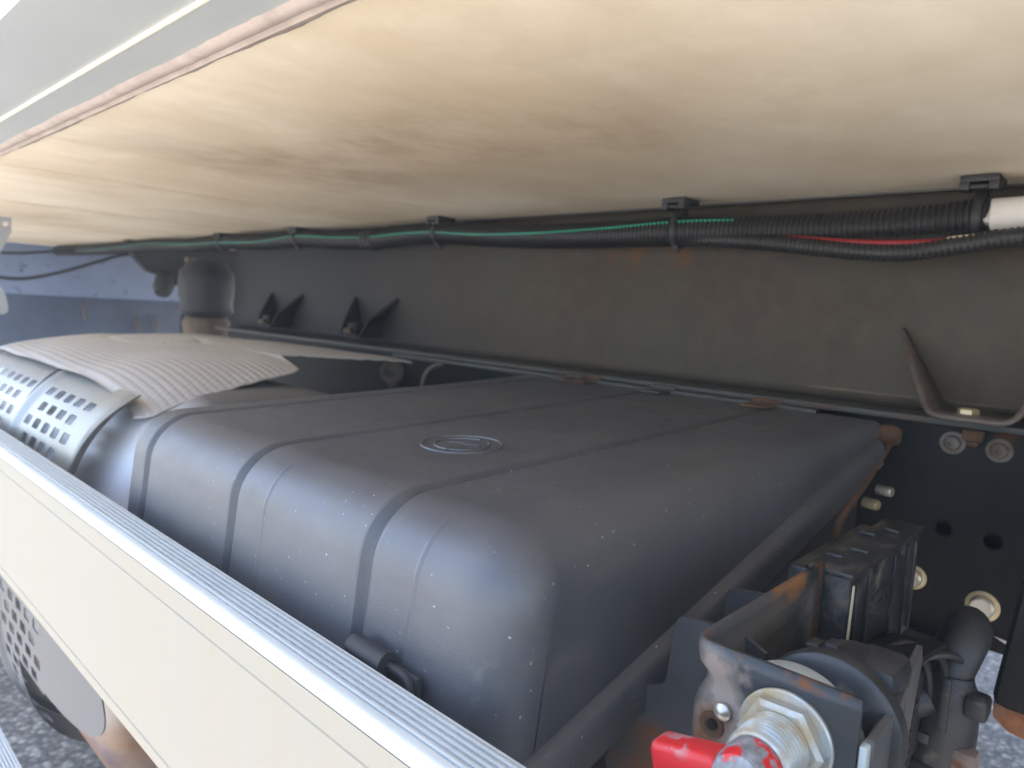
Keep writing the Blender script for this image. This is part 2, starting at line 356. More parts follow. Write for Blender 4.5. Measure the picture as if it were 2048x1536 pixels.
# ------------------------------------------------------------------ ground
g = G(); g.add([(-30, -30, -0.9), (30, -30, -0.9), (30, 30, -0.9), (-30, 30, -0.9)], [[0, 1, 2, 3]])
o = g.build('ground', 'ground', smooth=0); o['kind'] = 'structure'

# ------------------------------------------------------------------ thin haze in the air
o = G().box((-32, -32, -1.9), (32, 32, 2.62)).build('haze', 'tray', None, 0); o['kind'] = 'stuff'
hm = bpy.data.materials.new('haze'); hm.use_nodes = True; hm.node_tree.nodes.clear()
pv = hm.node_tree.nodes.new('ShaderNodeVolumePrincipled'); pv.inputs['Color'].default_value = (0.70, 0.82, 1.0, 1); pv.inputs['Density'].default_value = 0.021
ho = hm.node_tree.nodes.new('ShaderNodeOutputMaterial'); hm.node_tree.links.new(pv.outputs[0], ho.inputs['Volume'])
o.data.materials.clear(); o.data.materials.append(hm)

# ------------------------------------------------------------------ cargo body: floor boards, edge profile, walls
ZF = 0.1525
body = thing('cargo_body', 'cream boarded underside of the truck body with grey edge along the top left', 'truck body', (-0.5, 1.25, ZF))
first = None
G().box((-0.872, 0.186, ZF), (3.0, 2.40, ZF + 0.03), 0.002).build('floor_panel', 'floor', body)
x = -0.8755
bm_data = None
for i in range(11):
    o = G().box((x - 0.2545, 0.186, ZF + random.uniform(-0.0030, 0.0030)), (x - 0.0005, 2.40, ZF + 0.03), 0.010).build('floor_board', 'floor', body, 50)
    x -= 0.2555
XL = x
# edge profile with two shallow steps and a drip fin
prof = [(0.209, ZF + 0.02), (0.209, ZF - 0.0005), (0.1975, ZF - 0.0012), (0.1685, ZF - 0.0012), (0.1675, ZF - 0.0005), (0.1050, ZF - 0.0005), (0.1035, ZF + 0.001), (0.103, ZF + 0.003), (0.103, ZF + 0.07), (0.135, ZF + 0.07), (0.135, ZF + 0.02)]
G().grid([[(xx, y, z) for (y, z) in prof] for xx in (XL, 3.0)], True).build('edge_profile', 'edge', body, 30)
G().box((XL, 0.1650, ZF - 0.0026), (3.0, 0.1670, ZF + 0.001), 0.0006).build('trim_line', 'bead', body)
rows = []
for i in range(420):
    xx = XL + i * (3.0 - XL) / 419 if i < 60 else -2.0 + (i - 60) * 3.0 / 359
    if i < 60: xx = XL + i * (-2.0 - XL) / 60
    a = 0.0010 * math.sin(xx * 13) + 0.0006 * math.sin(xx * 47 + 1) + 0.0005 * math.sin(xx * 97) + random.uniform(-.0005, .0005)
    c = 0.0006 * math.sin(xx * 39 + 2) + random.uniform(-.0005, .0005)
    y0, y1 = 0.1930 + c, 0.2130 + a * 0.8
    rows.append([(xx, y0, ZF - 0.0002), (xx, y0 + 0.002, ZF - 0.0036), (xx, y0 + 0.008, ZF - 0.0040 - abs(c) * .5), (xx, 0.2050, ZF - 0.0018), (xx, 0.2070, ZF - 0.0042), (xx, y1 - 0.002, ZF - 0.0030), (xx, y1, ZF + 0.0005)])
G().grid(rows).build('sealant_bead', 'sealant', body, 60)
G().box((XL, 0.105, ZF + 0.07), (3.0, 0.15, 2.5)).build('side_wall', 'wall', body, 0)
G().box((XL, 2.36, ZF + 0.0305), (3.0, 2.40, 2.5)).build('side_wall', 'wall', body, 0)
G().box((XL, 0.151, ZF + 0.0305), (XL + 0.04, 2.359, 2.5)).build('end_wall', 'wall', body, 0)
G().box((2.96, 0.151, ZF + 0.0305), (3.0, 2.359, 2.5)).build('end_wall', 'wall', body, 0)
G().box((XL, 0.105, 2.501), (3.0, 2.40, 2.54)).build('roof', 'wall', body, 0)

# ------------------------------------------------------------------ subframe runner and chassis rail
sub = thing('subframe_rail', 'dull brownish steel runner under the cargo floor, behind the black box cover', 'frame rail', (-0.5, 0.87, -0.07))
pr = fillet([(0.92, 0.150), (0.852, 0.150), (0.852, -0.078), (0.92, -0.078)], [0, 0.010, 0.012, 0], 4)
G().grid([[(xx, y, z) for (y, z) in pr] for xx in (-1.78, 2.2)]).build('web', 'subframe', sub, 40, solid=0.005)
G().box((-1.78, 0.846, 0.1505), (2.2, 0.93, ZF - 0.0015), 0.001).build('packer_strip', 'greyplate', sub)

ch = thing('chassis_rail', 'black truck chassis rail with bolt heads and round holes, lower right behind the parts', 'frame rail', (-0.3, 0.86, -0.3))
holes = [(-0.154, -0.195, .0085), (-0.111, -0.197, .0085), (0.03, -0.2, .0085), (0.16, -0.2, .0085)] + [(-0.82 + .052 * k, -0.119 - .003 * k, .0068) for k in range(5)]
holed(-1.76, 2.2, -0.305, -0.0865, holes, lambda u, v: (u, 0.823, v), wall=(0, .008, 0)).build('web', 'chassis', ch, 0)
G().box((-1.76, 0.890, -0.2965), (2.2, 0.90, -0.0870)).build('added_inner_web', 'chassis', ch, 0)  # unseen backing, added so the web holes stay dark
G().box((-1.76, 0.832, -0.3048), (2.2, 0.90, -0.297)).build('bottom_flange', 'chassis', ch, 0)
G().box((-1.76, 0.790, -0.0862), (2.2, 0.90, -0.0795), 0.0015).build('top_flange', 'flange', ch)
G().box((-1.02, 0.778, -0.0922), (-0.276, 0.7895, -0.0860), 0.001).build('flange_angle', 'flange', ch)
# splice plate with two button-head screws, rusty nut, large bolt
G().prism(fillet([(-0.172, 0.8225, -0.088), (-0.176, 0.8225, -0.128), (-0.06, 0.8225, -0.134), (0.1, 0.8225, -0.134), (0.1, 0.8225, -0.088)], [0, .006, 0, 0, 0], 3), (0, -0.0035, 0)).build('splice_plate', 'chassis', ch, 30)
for (xx, zz) in [(-0.1545, -0.1055), (-0.115, -0.1065), (-0.02, -0.108)]:
    o = G().lathe([(0, .0115), (.001, .0115), (.0012, .0078), (.004, .0066), (.0055, .0035), (.0055, .0025), (.003, .0022), (.003, 0)], (xx, 0.819, zz), (0, -1, 0), 24).build('button_screw', 'strap', ch, 40)
g = G(); g.box((-0.146, 0.808, -0.1005), (-0.128, 0.819, -0.089), 0.002); g.box((-0.142, 0.810, -0.106), (-0.132, 0.819, -0.1005), 0.002)
g.build('rusty_nut', 'rust', ch)
for (xx, zz, s) in [(-0.113, -0.263, 1.0), (-0.176, -0.252, .85)]:
    w_ = G().lathe([(0, .0150 * s), (.0015, .0150 * s), (.002, .0125 * s), (.002, 0)], (xx, 0.8228, zz), (0, -1, 0), 28).build('washer', 'bolt_tan', ch)
    G().lathe([(0, .0112 * s), (.006, .0108 * s), (.0075, .0092 * s), (.0075, 0)], (xx, 0.8206, zz), (0, -1, 0), 24).build('bolt_head', 'bolt', w_)
g = G(); g.prism([(-0.10, 0.819, -0.288), (-0.078, 0.819, -0.291), (-0.081, 0.819, -0.296)], (0, -0.001, 0)); g.build('paint_scrape', 'tape', ch)

# U-shaped body mounting strap on the flange
us = thing('mounting_strap', 'bent steel U strap with a bolt in it, near the right edge', 'bracket', (-0.13, 0.80, -0.08))
F = spline([(-0.219, 0.8455, 0.004), (-0.203, 0.822, -0.022), (-0.189, 0.801, -0.046), (-0.176, 0.785, -0.067)], 5) + spline([(-0.171, 0.779, -0.0735), (-0.163, 0.776, -0.0765), (-0.153, 0.775, -0.0768), (-0.130, 0.775, -0.0768), (-0.113, 0.776, -0.0768), (-0.104, 0.778, -0.074), (-0.098, 0.784, -0.066)], 4) + spline([(-0.094, 0.79, -0.055), (-0.086, 0.81, -0.03), (-0.078, 0.845, 0.004)], 4)
rows = [[(p.x, p.y, p.z), (p.x, 0.8475, p.z + (0.0 if abs(p.z + .0768) < .002 else 0.002))] for p in F]
G().grid(rows).build('strap', 'strap', us, 50, solid=0.0050)
hexhead(G(), (-0.141, 0.800, -0.0737), (0, 0, 1), 0.0095, 0.006, 0.2).build('bolt', 'bolt_tan', us, 0)
G().lathe([(0, .015), (.0015, .015), (.0015, 0)], (-0.141, 0.800, -0.0745), (0, 0, 1), 24).build('washer', 'strap', us)

# ------------------------------------------------------------------ battery box cover
XR, XLL = -0.212, -0.697
bb = thing('battery_box', 'large black moulded plastic battery box cover with grooves, in the middle', 'battery box', (-0.45, 0.5, -0.5))
YB, YF = 0.785, 0.240
def ztop(y): return -0.110 + 0.020 * (y - 0.24) / 0.545
def zlow(y): return -0.2265 + 0.225 * (y - 0.24)
base = [(YB, ztop(YB)), (0.65, ztop(.65)), (0.5, ztop(.5)), (0.38, ztop(.38)), (YF + .07, ztop(YF + .07))]
fl = fillet([(0.6, ztop(.6)), (YF - 0.003, ztop(YF)), (YF - 0.016, zlow(YF))], [0, 0.042, 0], 12)
prof = [Vector(p) for p in base if p[0] > fl[1].x + .008] + [Vector((fl[1].x + e_, ztop(fl[1].x + e_))) for e_ in (.004, .0015)] + fl[1:-1] + [fl[-2].lerp(fl[-1], t) for t in (.02, .06, .3, .65, 1.0)]
nrm = []
for j in range(len(prof)):
    t = (prof[min(j + 1, len(prof) - 1)] - prof[max(j - 1, 0)]).normalized(); nrm.append(Vector((-t.y, t.x)) * -1)   # outward
for k in range(len(nrm)):
    if nrm[k].y < -0.2 or nrm[k].x > 0.2: nrm[k] = -nrm[k]
def rj(p): return min(0.035, max(0.007, 0.62 * (ztop(p.x) - zlow(p.x)))) if p.y > -0.14 else 0.035
grooves = [-0.322, -0.484, -0.647]
GP = [(-.0072, 0), (-.0060, .0004), (-.0049, .0018), (-.0034, .0042), (-.0016, .0055), (.0016, .0055), (.0034, .0042), (.0049, .0018), (.0060, .0004), (.0072, 0)]
st = []
for gx in grooves: st += [(gx + a, d) for a, d in GP] + [(gx - .0082, 0), (gx + .0082, 0), (gx - .012, 0), (gx + .012, 0)]
for gx in (-0.278, -0.440): st += [(gx - .0040, 0), (gx - .0030, 0), (gx - .0020, 0), (gx - .0007, -.0006), (gx + .0007, -.0006), (gx + .0020, 0), (gx + .0030, 0), (gx + .0040, 0)]
st += [(v, 0) for v in (-0.668, -0.63, -0.60, -0.56, -0.52, -0.40, -0.36, -0.30, -0.262, -0.259, -0.2505, -0.2485, -0.6735, -0.6745)]
st.sort()
rows = []
NA = 9
for k in range(NA):          # left rounding (small radius)
    th = PI / 2 * (1 - k / NA); rows.append([])
    for j, p in enumerate(prof):
        r = min(0.022, rj(p)); q = p - nrm[j] * r * (1 - math.cos(th)); rows[-1].append((XLL + r - r * math.sin(th), q.x, q.y))
for (xx, d) in st:
    rows.append([])
    ridge = d < 0
    for j, p in enumerate(prof):
        dd = d
        if ridge and p.y > ztop(.24) - 0.006: dd = 0
        if not ridge and p.x > 0.755: dd = 0
        q = p - nrm[j] * dd; rows[-1].append((xx, q.x, q.y))
for k in range(1, NA + 1):   # right rounding
    th = PI / 2 * k / NA; rows.append([])
    for j, p in enumerate(prof):
        r = rj(p); q = p - nrm[j] * r * (1 - math.cos(th)); rows[-1].append((XR - r + r * math.sin(th), q.x, q.y))
g = G().grid(rows)
def side(row, x):
    pts = [Vector(p) for p in row]; low = []
    ys = [pts[-1].y + t * (YB - pts[-1].y) for t in (.0, .25, .5, .75, 1.0)]
    return pts + [Vector((x, y, min(zlow(y), pts[0].z - .001) if y > .7 else zlow(y))) for y in ys]
for row, xx in ((rows[-1], XR), (rows[0], XLL)):
    pl = side(row, xx); g.add(pl, [list(range(len(pl)))])
lid = g.build('lid', 'lid', bb, 32)
# lip round the lid's lower edge
path = []
for y in (0.765, 0.6, 0.45, 0.30): path.append((XR, y, (1, 0)))
for k in range(7):
    a = PI / 2 * k / 6; path.append((XR - .036 + .036 * math.cos(a), YF + .020 - .036 * math.sin(a), (math.cos(a), -math.sin(a))))
path.append((XLL + .03, YF - .016, (0, -1)))
for k in range(1, 7):
    a = PI / 2 * k / 6; path.append((XLL + .022 - .022 * math.sin(a), YF + .006 - .022 * math.cos(a), (-math.sin(a), -math.cos(a))))
path += [(XLL, 0.3, (-1, 0)), (XLL, 0.765, (-1, 0))]
rows = []
for (xx, y, nn) in path:
    z = zlow(y)
    cs = [(0.000, 0.003), (0.006, 0.0015), (0.0095, -0.002), (0.0105, -0.008), (0.0110, -0.022), (0.009, -0.0245), (0.006, -0.0245), (0.002, -0.02)]
    rows.append([(xx + nn[0] * a, y + nn[1] * a, z + b) for a, b in cs])
G().grid(rows, True).build('lip', 'lid', lid, 40)
# emblem: raised outer ring, two broken inner arcs, two short bars
EC = Vector((-0.398, 0.375)); er = G()
def ring_on_lid(g, r, a0, a1, wd, h, n):
    rows = []
    for k in range(n + 1):
        a = a0 + (a1 - a0) * k / n; row = []
        for (dr, dz) in ((-wd, -.0004), (-wd * .5, h), (wd * .5, h), (wd, -.0004)):
            xx, yy = EC.x + (r + dr) * math.cos(a), EC.y + (r + dr) * math.sin(a); row.append((xx, yy, ztop(yy) + dz))
        rows.append(row)
    g.grid(rows)
ring_on_lid(er, .0315, 0, 2 * PI, .0013, .0010, 48)
ring_on_lid(er, .0215, R_(95), R_(285), .0012, .0010, 30)
ring_on_lid(er, .0215, R_(-70), R_(65), .0012, .0010, 24)
for (cx, cy, a) in ((-.0075, .001, R_(28)), (.0065, .004, R_(28))):
    d = Vector((math.cos(a), math.sin(a))) * .0060; pn = Vector((-d.y, d.x)).normalized() * .0012; c = EC + Vector((cx, cy))
    q = [c - d - pn, c + d - pn, c + d + pn, c - d + pn]
    er.prism([(p.x, p.y, ztop(p.y) - .0003) for p in q], (0, 0, .0013))
er.build('embossed_emblem', 'lid', lid, 30)
# tray below the lid with rusty rim rod and side bolts
G().box((XLL + .012, YF + .012, -0.60), (XR - .012, 0.775, -0.262), 0.01).build('tray', 'tray', bb)
g = G(); n_ = [(XLL + .012, YF + .012), (XR - .012, YF + .012), (XR - .012, .775), (XLL + .012, .775)]
g.add([(a, b, -0.2625) for a, b in n_] + [(a, b, zlow(b) - .012) for a, b in n_], [[0, 1, 5, 4], [1, 2, 6, 5], [2, 3, 7, 6], [3, 0, 4, 7], [4, 5, 6, 7]]); g.build('tray_wedge', 'tray', bb, 0)
G().tube(spline([(-0.204, 0.790, -0.112), (-0.203, 0.765, -0.122), (-0.201, 0.70, -0.146), (-0.199, 0.655, -0.160), (-0.199, 0.640, -0.175), (-0.199, 0.637, -0.215)], 6), 0.0035, 8).build('rusty_rod', 'rust', bb)
G().lathe([(0, .010), (.010, .011), (.017, .008), (.019, 0)], (-0.212, 0.788, -0.103), (1, 0, 0), 14).build('hinge_end', 'rust', bb)
for (xx, yy, zz, m) in ((-0.205, 0.80, -0.1625, 'bolt'), (-0.214, 0.79, -0.177, 'bolt_tan')):
    G().lathe([(0, .0055), (.014, .0055), (.0155, .0045), (.0155, 0)], (xx - .008, yy, zz), (1, -.25, 0), 14).build('stud', m, bb)
# hinge plates along the back edge
for (xx, m) in ((-0.335, 'rust'), (-0.47, 'flange'), (-0.585, 'rust'), (-0.61, 'flange')):
    g = G(); g.box((xx - .016, .752, ztop(.77) + .0002), (xx + .016, .796, ztop(.77) + .0035), .001); g.tube([(xx - .017, .792, ztop(.79) + .004), (xx + .017, .792, ztop(.79) + .004)], .005, 10)
    g.build('hinge', m, bb)
# rubber pull latch on the front face
la = G().tube([(-0.310, 0.2188, -0.1855), (-0.280, 0.2188, -0.1855)], [.0064, .0064], 20).build('latch_roller', 'rubber', bb)
g = G(); g.prism([(-0.2925, 0.2125, -0.184), (-0.2825, 0.2125, -0.184), (-0.2690, 0.2135, -0.226), (-0.2785, 0.2135, -0.226)], (0.0, 0.0035, 0)); g.build('latch_strap', 'rubber', bb)
G().tube(spline([(-0.288, 0.2205, -0.1860), (-0.276, 0.2205, -0.1868), (-0.2675, 0.2205, -0.1875), (-0.2630, 0.2200, -0.1905), (-0.2618, 0.2190, -0.197), (-0.2610, 0.2175, -0.225)], 6), .0026, 10).build('latch_loop', 'rubber', la)
G().box((-0.292, 0.2215, -0.226), (-0.259, 0.2250, -0.1860), .001).build('latch_plate', 'rubber', bb)

# ------------------------------------------------------------------ side guard rails
def rail_profile():
    y0, y1, z0, z1 = 0.1800, 0.2100, -0.328, -0.184
    p = [(y1, z1 - .0015), (y1 - .0010, z1)]
    n = 5; a, b = y1 - .0025, y0 + .0090; st_ = (a - b) / n
    for k in range(n):
        y = a - st_ * k
        p += [(y, z1 - .0003), (y - st_ * .14, z1 + .0004), (y - st_ * .5, z1 + .0008), (y - st_ * .82, z1 + .0004), (y - st_ * .93, z1 - .0020)]
    top = p + [(b - .0006, z1 - .0001), (y0 + .0060, z1 - .0005), (y0 + .0035, z1 - .0014), (y0 + .0014, z1 - .0032), (y0 + .0002, z1 - .0062)]
    face = [(y0, z1 - .0066), (y0, z1 - .0205), (y0 + .0010, z1 - .0212), (y0 + .0010, z1 - .0218), (y0 + .0003, z1 - .0225), (y0 + .0003, z0 + .0125), (y0 + .0009, z0 + .0120), (y0 + .0009, z0 + .0114), (y0, z0 + .0108), (y0, z0 + .003), (y0 + .001, z0 + .0008), (y0 + .003, z0), (y1 - .002, z0), (y1, z0 + .002), (y1, z1 - .0020)]
    return top, face
def guard_rail(label, dz, dy=0.0):
    t = thing('side_guard_rail', label, 'guard rail', (-0.5, 0.2 + dy, -0.343 + dz), 'side guard rails')
    top, face = rail_profile(); xs = (-2.6, 1.2)
    G().grid([[(xx, y + dy, z + dz) for y, z in top] for xx in xs]).build('ribbed_top', 'rail_top', t, 40)
    G().grid([[(xx, y + dy, z + dz) for y, z in face] for xx in xs]).build('rail_face', 'rail_face', t, 30)
    return t
guard_rail('upper pale aluminium guard rail with ribbed top running diagonally across the lower left', 0)
guard_rail('lower ribbed aluminium guard rail, only its corner showing at the bottom left', -0.4135)

# ------------------------------------------------------------------ exhaust silencer
ex = thing('exhaust_silencer', 'steel exhaust silencer with perforated shield and dimpled cover, left of the black box', 'silencer', (-1.2, 0.45, -0.65))
SC = Vector((0.445, -0.375))
def sil_prof(off, n=160):
    out = []
    for k in range(n + 1):
        a = R_(78) + (R_(300) - R_(78)) * k / n; c, d = math.cos(a), math.sin(a); e = 2 / 3.0
        out.append(SC + Vector(((.227 + off) * math.copysign(abs(c) ** e, c), ((.275 if d > 0 else .275) + off) * math.copysign(abs(d) ** e, d))))
    return out
inner = sil_prof(-0.018, 60) + [Vector((0.66, -0.56)), Vector((0.70, -0.38)), Vector((0.66, -0.16))]
rows = []
for (xx, s) in ((-1.575, .0), (-1.575, .90), (-1.565, .97), (-1.54, 1.0), (-0.86, 1.0), (-0.83, .985), (-0.812, .94), (-0.805, .88), (-0.800, .0)):
    rows.append([(xx, *(SC + (p - SC) * s)) for p in inner])
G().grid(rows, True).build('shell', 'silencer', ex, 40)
# perforated shields wrap the front
sp = resample(sil_prof(0.004, 900), 0.004)
i0 = min(range(len(sp)), key=lambda i: (sp[i] - Vector((0.303, -0.122))).length)
i1 = min(range(len(sp)), key=lambda i: (sp[i] - Vector((0.325, -0.63))).length)
sp = sp[i0:i1 + 1]
SL = 0.004 * (len(sp) - 1)
def at_s(s, out=0.0):
    f = max(0, min(len(sp) - 1.001, s / .004)); i = int(f); p = sp[i].lerp(sp[i + 1], f - i)
    t = (sp[min(i + 2, len(sp) - 1)] - sp[max(i - 1, 0)]).normalized(); nn = Vector((t.y, -t.x))
    if nn.dot(p - SC) < 0: nn = -nn
    return p + nn * out
def shield(name, x0, x1, flare, pr=.0225, pc=.0400, hx=.0125, hs=.0066, r0=.026):
    """perforated sheet: staggered square holes, true hole walls, normals taken from the smooth surface"""
    g = G()
    def fl(x, s=0.0):      # rolled flare on the right-hand end, fading towards the bottom
        h = min(1, max(0, (-.20 - at_s(s).y) / .15))
        d = min(.052, x - (x1 - .052))
        if not flare or d < 0: return 0.0
        return (1 - h) * (-.0045 * math.sin(min(1, d / .026) * PI) + (0.015 * ((d - .020) / .032) ** 1.7 if d > .02 else 0))
    def P(x, s, o=0.0):
        q = at_s(s, fl(x, s) + o); return (x, q.x, q.y)
    nc = int((x1 - (.060 if flare else .012) - x0) / pc); xr = x0 + nc * pc; nr = int((SL - r0 - .045) / pr)
    kA = min(range(len(sp)), key=lambda i: abs(sp[i].y + .470) + (1 if sp[i].x > .4 else 0)); sA = r0 + round((kA * .004 - r0) / pr) * pr if flare else SL
    def endx(s):
        t = min(s / .09, 1); b = min((sA - s) / .085, 1)
        e = x1 - .022 * (1 - math.sin(t * PI / 2)); h = min(1, max(0, (-.24 - at_s(s).y) / .18)); e += .140 * h * h * (3 - 2 * h) * (1 if flare else 0)
        return e if not flare else xr - 3 * pc + (e - xr + 3 * pc) * math.sqrt(max(0, 1 - (1 - b) ** 2.6)) if s > sA - .085 else e
    ss = [sA * k / 120 for k in range(121)]
    g.grid([[P(min(xr, endx(s)) + (endx(s) - min(xr, endx(s))) * k / 18, s) for k in range(19)] for s in ss])
    g.grid([[P(endx(s), s), P(endx(s), s, -.0014)] for s in ss])
    def rect(a, b, c, d):
        if b - a < 1e-6: return
        n = max(1, int((d - c) / .003)); g.grid([[P(a, c + (d - c) * k / n), P(b, c + (d - c) * k / n)] for k in range(n + 1)])
    rect(x0, xr, 0, r0)
    for r in range(nr):
        s0 = r0 + r * pr; odd = r % 2; ncr = nc - (3 if s0 > sA - 1e-6 and flare else 0); xe = x0 + ncr * pc; cx = x0 + pc * .5 * odd; rect(x0, cx, s0, s0 + pr)
        for c in range(ncr - odd):
            a = cx + pc * c; b = a + pc; mx, my = (a + b) / 2, s0 + pr / 2; cc = .0022
            hole = [(mx - hx + cc, my - hs), (mx + hx - cc, my - hs), (mx + hx, my - hs + cc), (mx + hx, my + hs - cc), (mx + hx - cc, my + hs), (mx - hx + cc, my + hs), (mx - hx, my + hs - cc), (mx - hx, my - hs + cc)]
            outer = [(hole[0][0], s0), (hole[1][0], s0), (b, hole[2][1]), (b, hole[3][1]), (hole[4][0], s0 + pr), (hole[5][0], s0 + pr), (a, hole[6][1]), (a, hole[7][1])]
            cor = {1: (b, s0), 3: (b, s0 + pr), 5: (a, s0 + pr), 7: (a, s0)}
            for k in range(8):
                k2 = (k + 1) % 8; f = [P(*hole[k]), P(*outer[k])] + ([P(*cor[k])] if k in cor else []) + [P(*outer[k2]), P(*hole[k2])]
                g.add(f, [list(range(len(f)))])
            g.add([P(*h) for h in hole] + [P(*h, -.0014) for h in hole], [[k, (k + 1) % 8, 8 + (k + 1) % 8, 8 + k] for k in range(8)])
        rect(cx + pc * (ncr - odd), xe, s0, s0 + pr)
    rect(x0, xr - (3 * pc if flare else 0), r0 + nr * pr, SL)
    me = bpy.data.meshes.new(name); me.from_pydata([tuple(v) for v in g.v], [], g.f); me.update()
    me.shade_smooth()
    nl = []
    for p in me.polygons:
        fn = p.normal; c = p.center
        for vi in p.vertices:
            v = me.vertices[vi].co; q = Vector((v.y, v.z)); i = min(range(0, len(sp), 1), key=lambda i: (sp[i].x - q.x) ** 2 + (sp[i].y - q.y) ** 2)
            t = (sp[min(i + 2, len(sp) - 1)] - sp[max(i - 2, 0)]).normalized(); n2 = Vector((t.y, -t.x))
            if n2.dot(q - SC) < 0: n2 = -n2
            k = (fl(v.x + .0005, i * .004) - fl(v.x - .0005, i * .004)) / .001 if flare else 0
            nn = Vector((-k, n2.x, n2.y)).normalized()
            if abs(nn.dot(fn)) < .5: nn = fn.copy()
            elif nn.dot(fn) < 0: nn = -nn
            nl.append(nn)
    me.normals_split_custom_set(nl)
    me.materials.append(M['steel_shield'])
    o = bpy.data.objects.new(name, me); COL.objects.link(o); o.parent = ex; o.matrix_parent_inverse = ex.matrix_basis.inverted()
    return o
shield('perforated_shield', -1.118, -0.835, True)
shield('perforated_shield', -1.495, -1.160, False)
# raised bead between the two shields, and the hooked lower lip
rows = []
for k in range(int(SL / .006) + 1):
    s = min(SL, k * .006); rows.append([(xx, *at_s(s, oo)) for xx, oo in ((-1.161, -.001), (-1.152, .0005), (-1.146, .004), (-1.139, .0055), (-1.132, .004), (-1.126, .0005), (-1.117, -.001))])
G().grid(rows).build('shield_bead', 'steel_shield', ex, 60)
# dimpled heat cover on top
def cover_z(x, y):
    u = (y - 0.295) / 0.45
    z = -0.1160 + 0.032 * math.sin(min(1, max(0, u) * 1.6) ** .62 * PI / 2) - 0.030 * max(0, u - .60) ** 1.5
    z -= (0.026 if y < .53 else .006) * max(0, (x + 1.04) / 0.18) ** 2.2
    z -= 0.030 * max(0, (-1.47 - x) / 0.14) ** 2
    return z
def cover_end(y):
    if y < .525: return -0.838 - .052 * min(1, max(0, (y - .30) / .22)) - .012 * max(0, (y - .508) / .017) ** 2 - .012 * max(0, (.315 - y) / .02) ** 2
    return -0.900 - .085 * min(1, ((y - .525) / .012)) ** .5 + .055 * max(0, (y - .545) / .2) ** .8
g = G(); NY, NX = 236, 350; rows = []
for j in range(NY + 1):
    y = 0.292 + 0.458 * j / NY; xr = cover_end(y); xl = -1.61 + 0.42 * max(0, (y - 0.56) / 0.19) ** 2.0
    row = []
    for i in range(NX + 1):
        xx = xl + (xr - xl) * i / NX
        u_, v_ = xx + .012 * math.sin(y * 9), y + .010 * math.sin(xx * 5)
        z = cover_z(xx, y) + 0.0017 * (abs(math.cos(PI * u_ / .0108)) * abs(math.cos(PI * v_ / .0108))) ** .8 + .0012 * math.sin(xx * 21 + y * 9) * math.sin(y * 27 - xx * 4)
        dk = math.hypot(xx + 1.36, (y - .50) * 2.0)          # shallow pressed crease
        z += -0.0035 * math.exp(-((dk - .13) / .016) ** 2)
        row.append((xx, y, z))
    rows.append(row)
g.grid(rows).build('dimpled_cover', 'woven', ex, 180)
edge = [Vector(rows[j][-1]) for j in range(0, NY + 1, 4)]
G().tube([p + Vector((0, 0, -.001)) for p in edge], .0016, 8).build('cover_hem', 'woven', ex, 60)
# hooked strap end and outlet under the rail
G().grid([[(-0.87 + .018 * math.sin(t * 3), 0.290 + .05 * t * t + dy, -0.60 - .09 * t) for dy in (0, .02)] for t in [k / 10 for k in range(11)]]).build('hook_strap', 'tray', ex, 60, solid=.003)

# ------------------------------------------------------------------ cable bundle under the floor
def corrugated(name, pts, r, label, pitch=.0058, n=18, depth=.0024):
    P_ = resample(spline(pts, 24), pitch / 6); rs = []
    for i in range(len(P_)):
        rs.append(r - (depth if (i % 6) in (3, 4) else (depth * .5 if (i % 6) in (2, 5) else 0)))
    return tag(G().tube(P_, rs, n).build(name, 'conduit', None, 50), label, 'conduit')
YC = 0.805
main = [(-0.135, YC, .1140), (-0.16, YC, .1140), (-0.225, YC, .1100), (-0.30, YC, .1085), (-0.39, YC, .1095), (-0.475, YC, .1125), (-0.58, YC, .1115), (-0.70, YC, .1135), (-0.82, YC, .1185), (-0.93, YC, .1255), (-1.03, YC, .124), (-1.13, YC, .1195), (-1.25, YC, .122), (-1.385, YC, .130), (-1.55, YC, .126), (-1.745, YC, .130), (-1.95, YC, .127), (-2.2, YC, .131), (-2.6, YC, .128), (-3.15, YC, .13)]
corrugated('conduit', main, .0186, 'thick black ribbed conduit running along the top under the floor')
corrugated('conduit', [(0.4, .775, .094), (0.1, .775, .090), (-0.05, .775, .0965), (-0.12, .775, .0915), (-0.16, .775, .0855), (-0.205, .775, .0795), (-0.25, .776, .0810), (-0.30, .778, .0870), (-0.36, .788, .0945), (-0.42, .797, .0995), (-0.50, .808, .104), (-0.56, .812, .106)], .0092, 'lowest thin ribbed conduit sagging below the bundle at the right edge', pitch=.0052, n=14, depth=.0013)
corrugated('conduit', [(0.4, .797, .104), (0.0, .797, .096), (-0.14, .797, .0935), (-0.22, .797, .0920), (-0.30, .799, .0945), (-0.40, .803, .1000), (-0.50, .810, .106)], .0098, 'middle ribbed conduit between the thick one and the sagging one, far right', pitch=.0052, n=14, depth=.0013)
tag(G().tube(spline([(0.4, YC - .004, .118), (0.1, YC - .004, .1165), (-0.05, YC - .004, .1155), (-0.128, YC - .004, .1150), (-0.1395, YC - .004, .1148), (-0.1405, YC - .004, .1148)], 8), [.0166] * 33 + [.0163] * 6 + [.0150, .0120], 24).build('taped_pipe', 'tape', None, 50), 'white taped pipe end at the right edge, beside the thick conduit', 'pipe')
